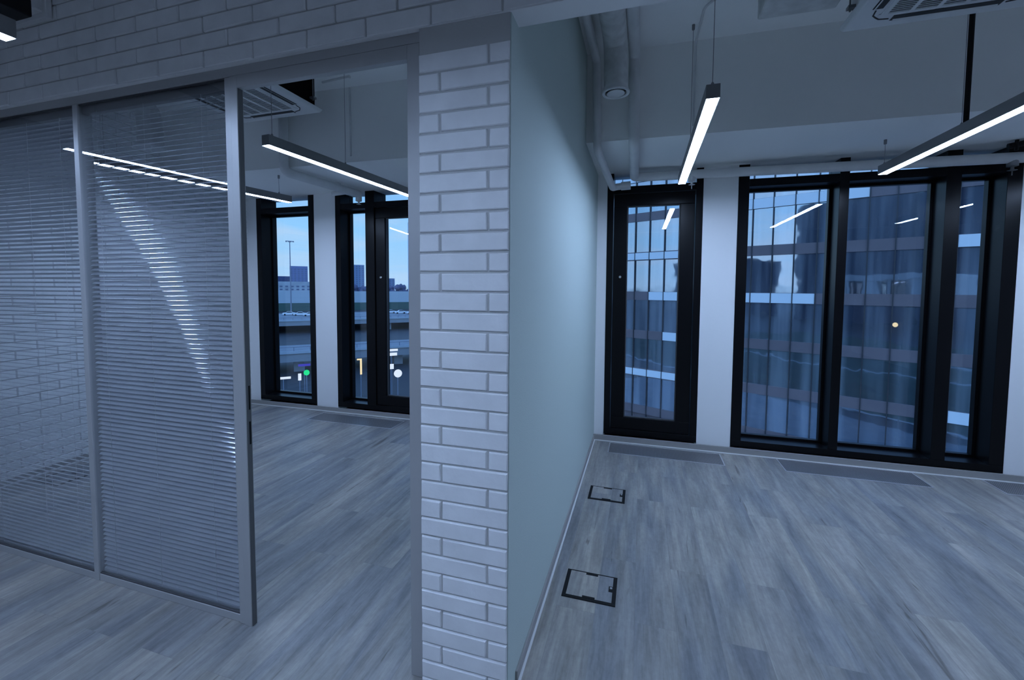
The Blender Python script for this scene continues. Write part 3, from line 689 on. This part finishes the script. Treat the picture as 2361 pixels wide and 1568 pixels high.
def deck(name, label, d0, d1, z0, z1, l0=-90, l1=200, step=22):
    r = thing(name, label, 'bridge', out(0, d0, GZ)); MB().box(l0, l1, d0, d1, z0, z1).build('deck', 'concrete', r, xf=OUT)
    e = MB(); e.box(l0, l1, d0-0.25, d0, z1, z1+0.45)
    e.build('kerb', 'barrier_pale', r, xf=OUT)
    e = MB(); l = l0
    e.box(l0, l1, d0-0.1, d0, z1+1.05, z1+1.15)
    while l < l1: e.box(l, l+0.12, d0-0.1, d0, z1+0.45, z1+1.05); l += 2.5
    e.build('railing', 'mast_steel', r, xf=OUT)
    l = l0+9
    while l < l1:
        MB().box(l, l+1.6, d0+2, d0+4, GZ-1, z0).build('pier', 'concrete', r, xf=OUT); l += step
    return r
deck('road_bridge', 'far road bridge carrying the row of white cars', 150, 196, -10.6, -9.2, -90, 160)
deck('road_bridge', 'nearer road bridge low in the far windows', 80, 92, -11.0, -9.6, -60, 120, 17)
CAR = [(-2.2, 0.35), (-2.25, 0.8), (-1.9, 0.98), (-1.1, 1.02), (-0.55, 1.45), (0.7, 1.48), (1.45, 1.02), (2.15, 0.92), (2.25, 0.4)]
def car(label, l, dist, z, sc=1.0):
    r = thing('car', label, 'car', out(l, dist, z), 'cars on the far bridge')
    T = OUT @ Matrix.Translation((l, dist, z)) @ Matrix.Scale(sc, 4)
    m = MB(); n = len(CAR); vs = [(x, -0.85, zz) for x, zz in CAR]+[(x, 0.85, zz) for x, zz in CAR]
    m.add(vs, [tuple(range(n))[::-1], tuple(range(n, 2*n))]+[(i, (i+1) % n, n+(i+1) % n, n+i) for i in range(n)]); m.build('body', 'car_white', r, xf=T)
    g = MB(); g.prism([(-1.0, 0), (0.9, 0), (0.9, 0.01), (-1.0, 0.01)], 0, 0.01)
    g = MB(); g.add([(-1.0, -0.87, 1.03), (1.35, -0.87, 1.03), (0.65, -0.87, 1.42), (-0.5, -0.87, 1.40), (-1.0, 0.87, 1.03), (1.35, 0.87, 1.03), (0.65, 0.87, 1.42), (-0.5, 0.87, 1.40)], [(0, 1, 2, 3), (7, 6, 5, 4), (0, 3, 7, 4), (1, 5, 6, 2)]); g.build('side_windows', 'car_glass', r, xf=T)
    for cx in (-1.4, 1.4):
        w = MB().tube([(cx, -0.9, 0.32), (cx, 0.9, 0.32)], 0.32, 14); w.build('wheels', 'car_glass', r, xf=T)
for l, dd, lab in ((-1.2, 183, 'white car directly behind the light mast on the far bridge'), (2.4, 179, 'white car just right of the light mast on the far bridge'), (5.6, 175, 'white car at the right frame of the far left window'),
                   (36.2, 182, 'white car at the left of the opening light near the door jamb'), (39.6, 178, 'white car in the middle of the opening light near the door jamb'), (43.4, 174, 'white car partly hidden by the pale door jamb')):
    car(lab, l, dd, -9.2)
r = thing('light_mast', 'tall street light mast in the far left window', 'street light', out(-0.5, 205, GZ))
MB().tube([tuple(out(-0.5, 205, GZ)), tuple(out(-0.5, 205, 20.8))], [0.30, 0.16], 10).build('pole', 'mast_steel', r)
MB().box(-2.1, 1.1, 204.85, 205.15, 20.7, 20.95).build('crossbar', 'mast_steel', r, xf=OUT)
for l in (-1.8, -0.9, -0.1, 0.8): MB().box(l-0.3, l+0.3, 204.6, 205.4, 20.45, 20.72).build('lamp_head', 'mast_steel', r, xf=OUT)
mat('kiosk_wall', (0.06, 0.06, 0.075), 0.8)
def sign(name, label, l0, l1, dist, z0, z1, m):
    r = thing(name, label, 'sign', out((l0+l1)/2, dist, GZ)); lm = (l0+l1)/2
    MB().box(l0, l1, dist-0.1, dist, z0, z1).build('lit_panel', m, r, xf=OUT)
    MB().box(lm-0.05, lm+0.05, dist, dist+0.1, GZ, z1-0.02).build('post', 'mast_steel', r, xf=OUT)
sign('sign_board', 'white lit sign bar low in the far left window', -1.75, -0.30, 52, -8.38, -8.14, 'sign_white')
sign('sign_board', 'small pale lit board beside the green sign', 0.40, 0.72, 52, -8.65, -7.9, 'sign_white')
sign('sign_board', 'thin blue lit strip above the green sign', 0.45, 1.7, 54, -7.45, -7.2, 'sign_blue')
r = thing('pharmacy_sign', 'round green lit sign low in the far left window', 'sign', out(1.25, 52, GZ))
xfg = OUT @ Matrix.Translation((1.25, 52, -7.85)) @ Matrix.Rotation(math.radians(90), 4, 'X')
MB().lathe((0, 0, 0), [(0.30, 0), (0.30, 0.12)], 20).build('lit_disc', 'sign_green', r, xf=xfg)
MB().box(1.2, 1.3, 52.05, 52.15, GZ, -7.9).build('post', 'mast_steel', r, xf=OUT)
r = thing('number_sign', 'warm lit numeral one in the narrow window light', 'sign', out(6.9, 52, GZ))
g = MB(); g.box(6.86, 7.06, 51.9, 52, -8.55, -6.7); g.box(6.52, 6.86, 51.9, 52, -6.86, -6.7); g.build('lit_numeral', 'sign_yellow', r, xf=OUT)
MB().box(6.9, 7.0, 52.02, 52.1, GZ, -7).build('post', 'mast_steel', r, xf=OUT)
for k, (l0, l1, z0, z1, lab) in enumerate(((9.75, 11.2, -6.05, -5.8, 'upper white lit strip beside the door jamb'), (9.75, 11.1, -6.6, -6.25, 'second white lit strip beside the door jamb'), (9.8, 10.7, -8.2, -7.6, 'pale lit board above the round white sign'))):
    sign('sign_board', lab, l0, l1, 52, z0, z1, 'sign_white')
r = thing('round_sign', 'round pale sign low beside the right door jamb', 'sign', out(11.2, 52, GZ))
MB().lathe((0, 0, 0), [(0.48, 0), (0.48, 0.1)], 24).build('lit_disc', 'sign_white', r, xf=OUT @ Matrix.Translation((11.2, 52, -8.8)) @ Matrix.Rotation(math.radians(90), 4, 'X'))
MB().box(11.15, 11.25, 52.05, 52.15, GZ, -8.9).build('post', 'mast_steel', r, xf=OUT)
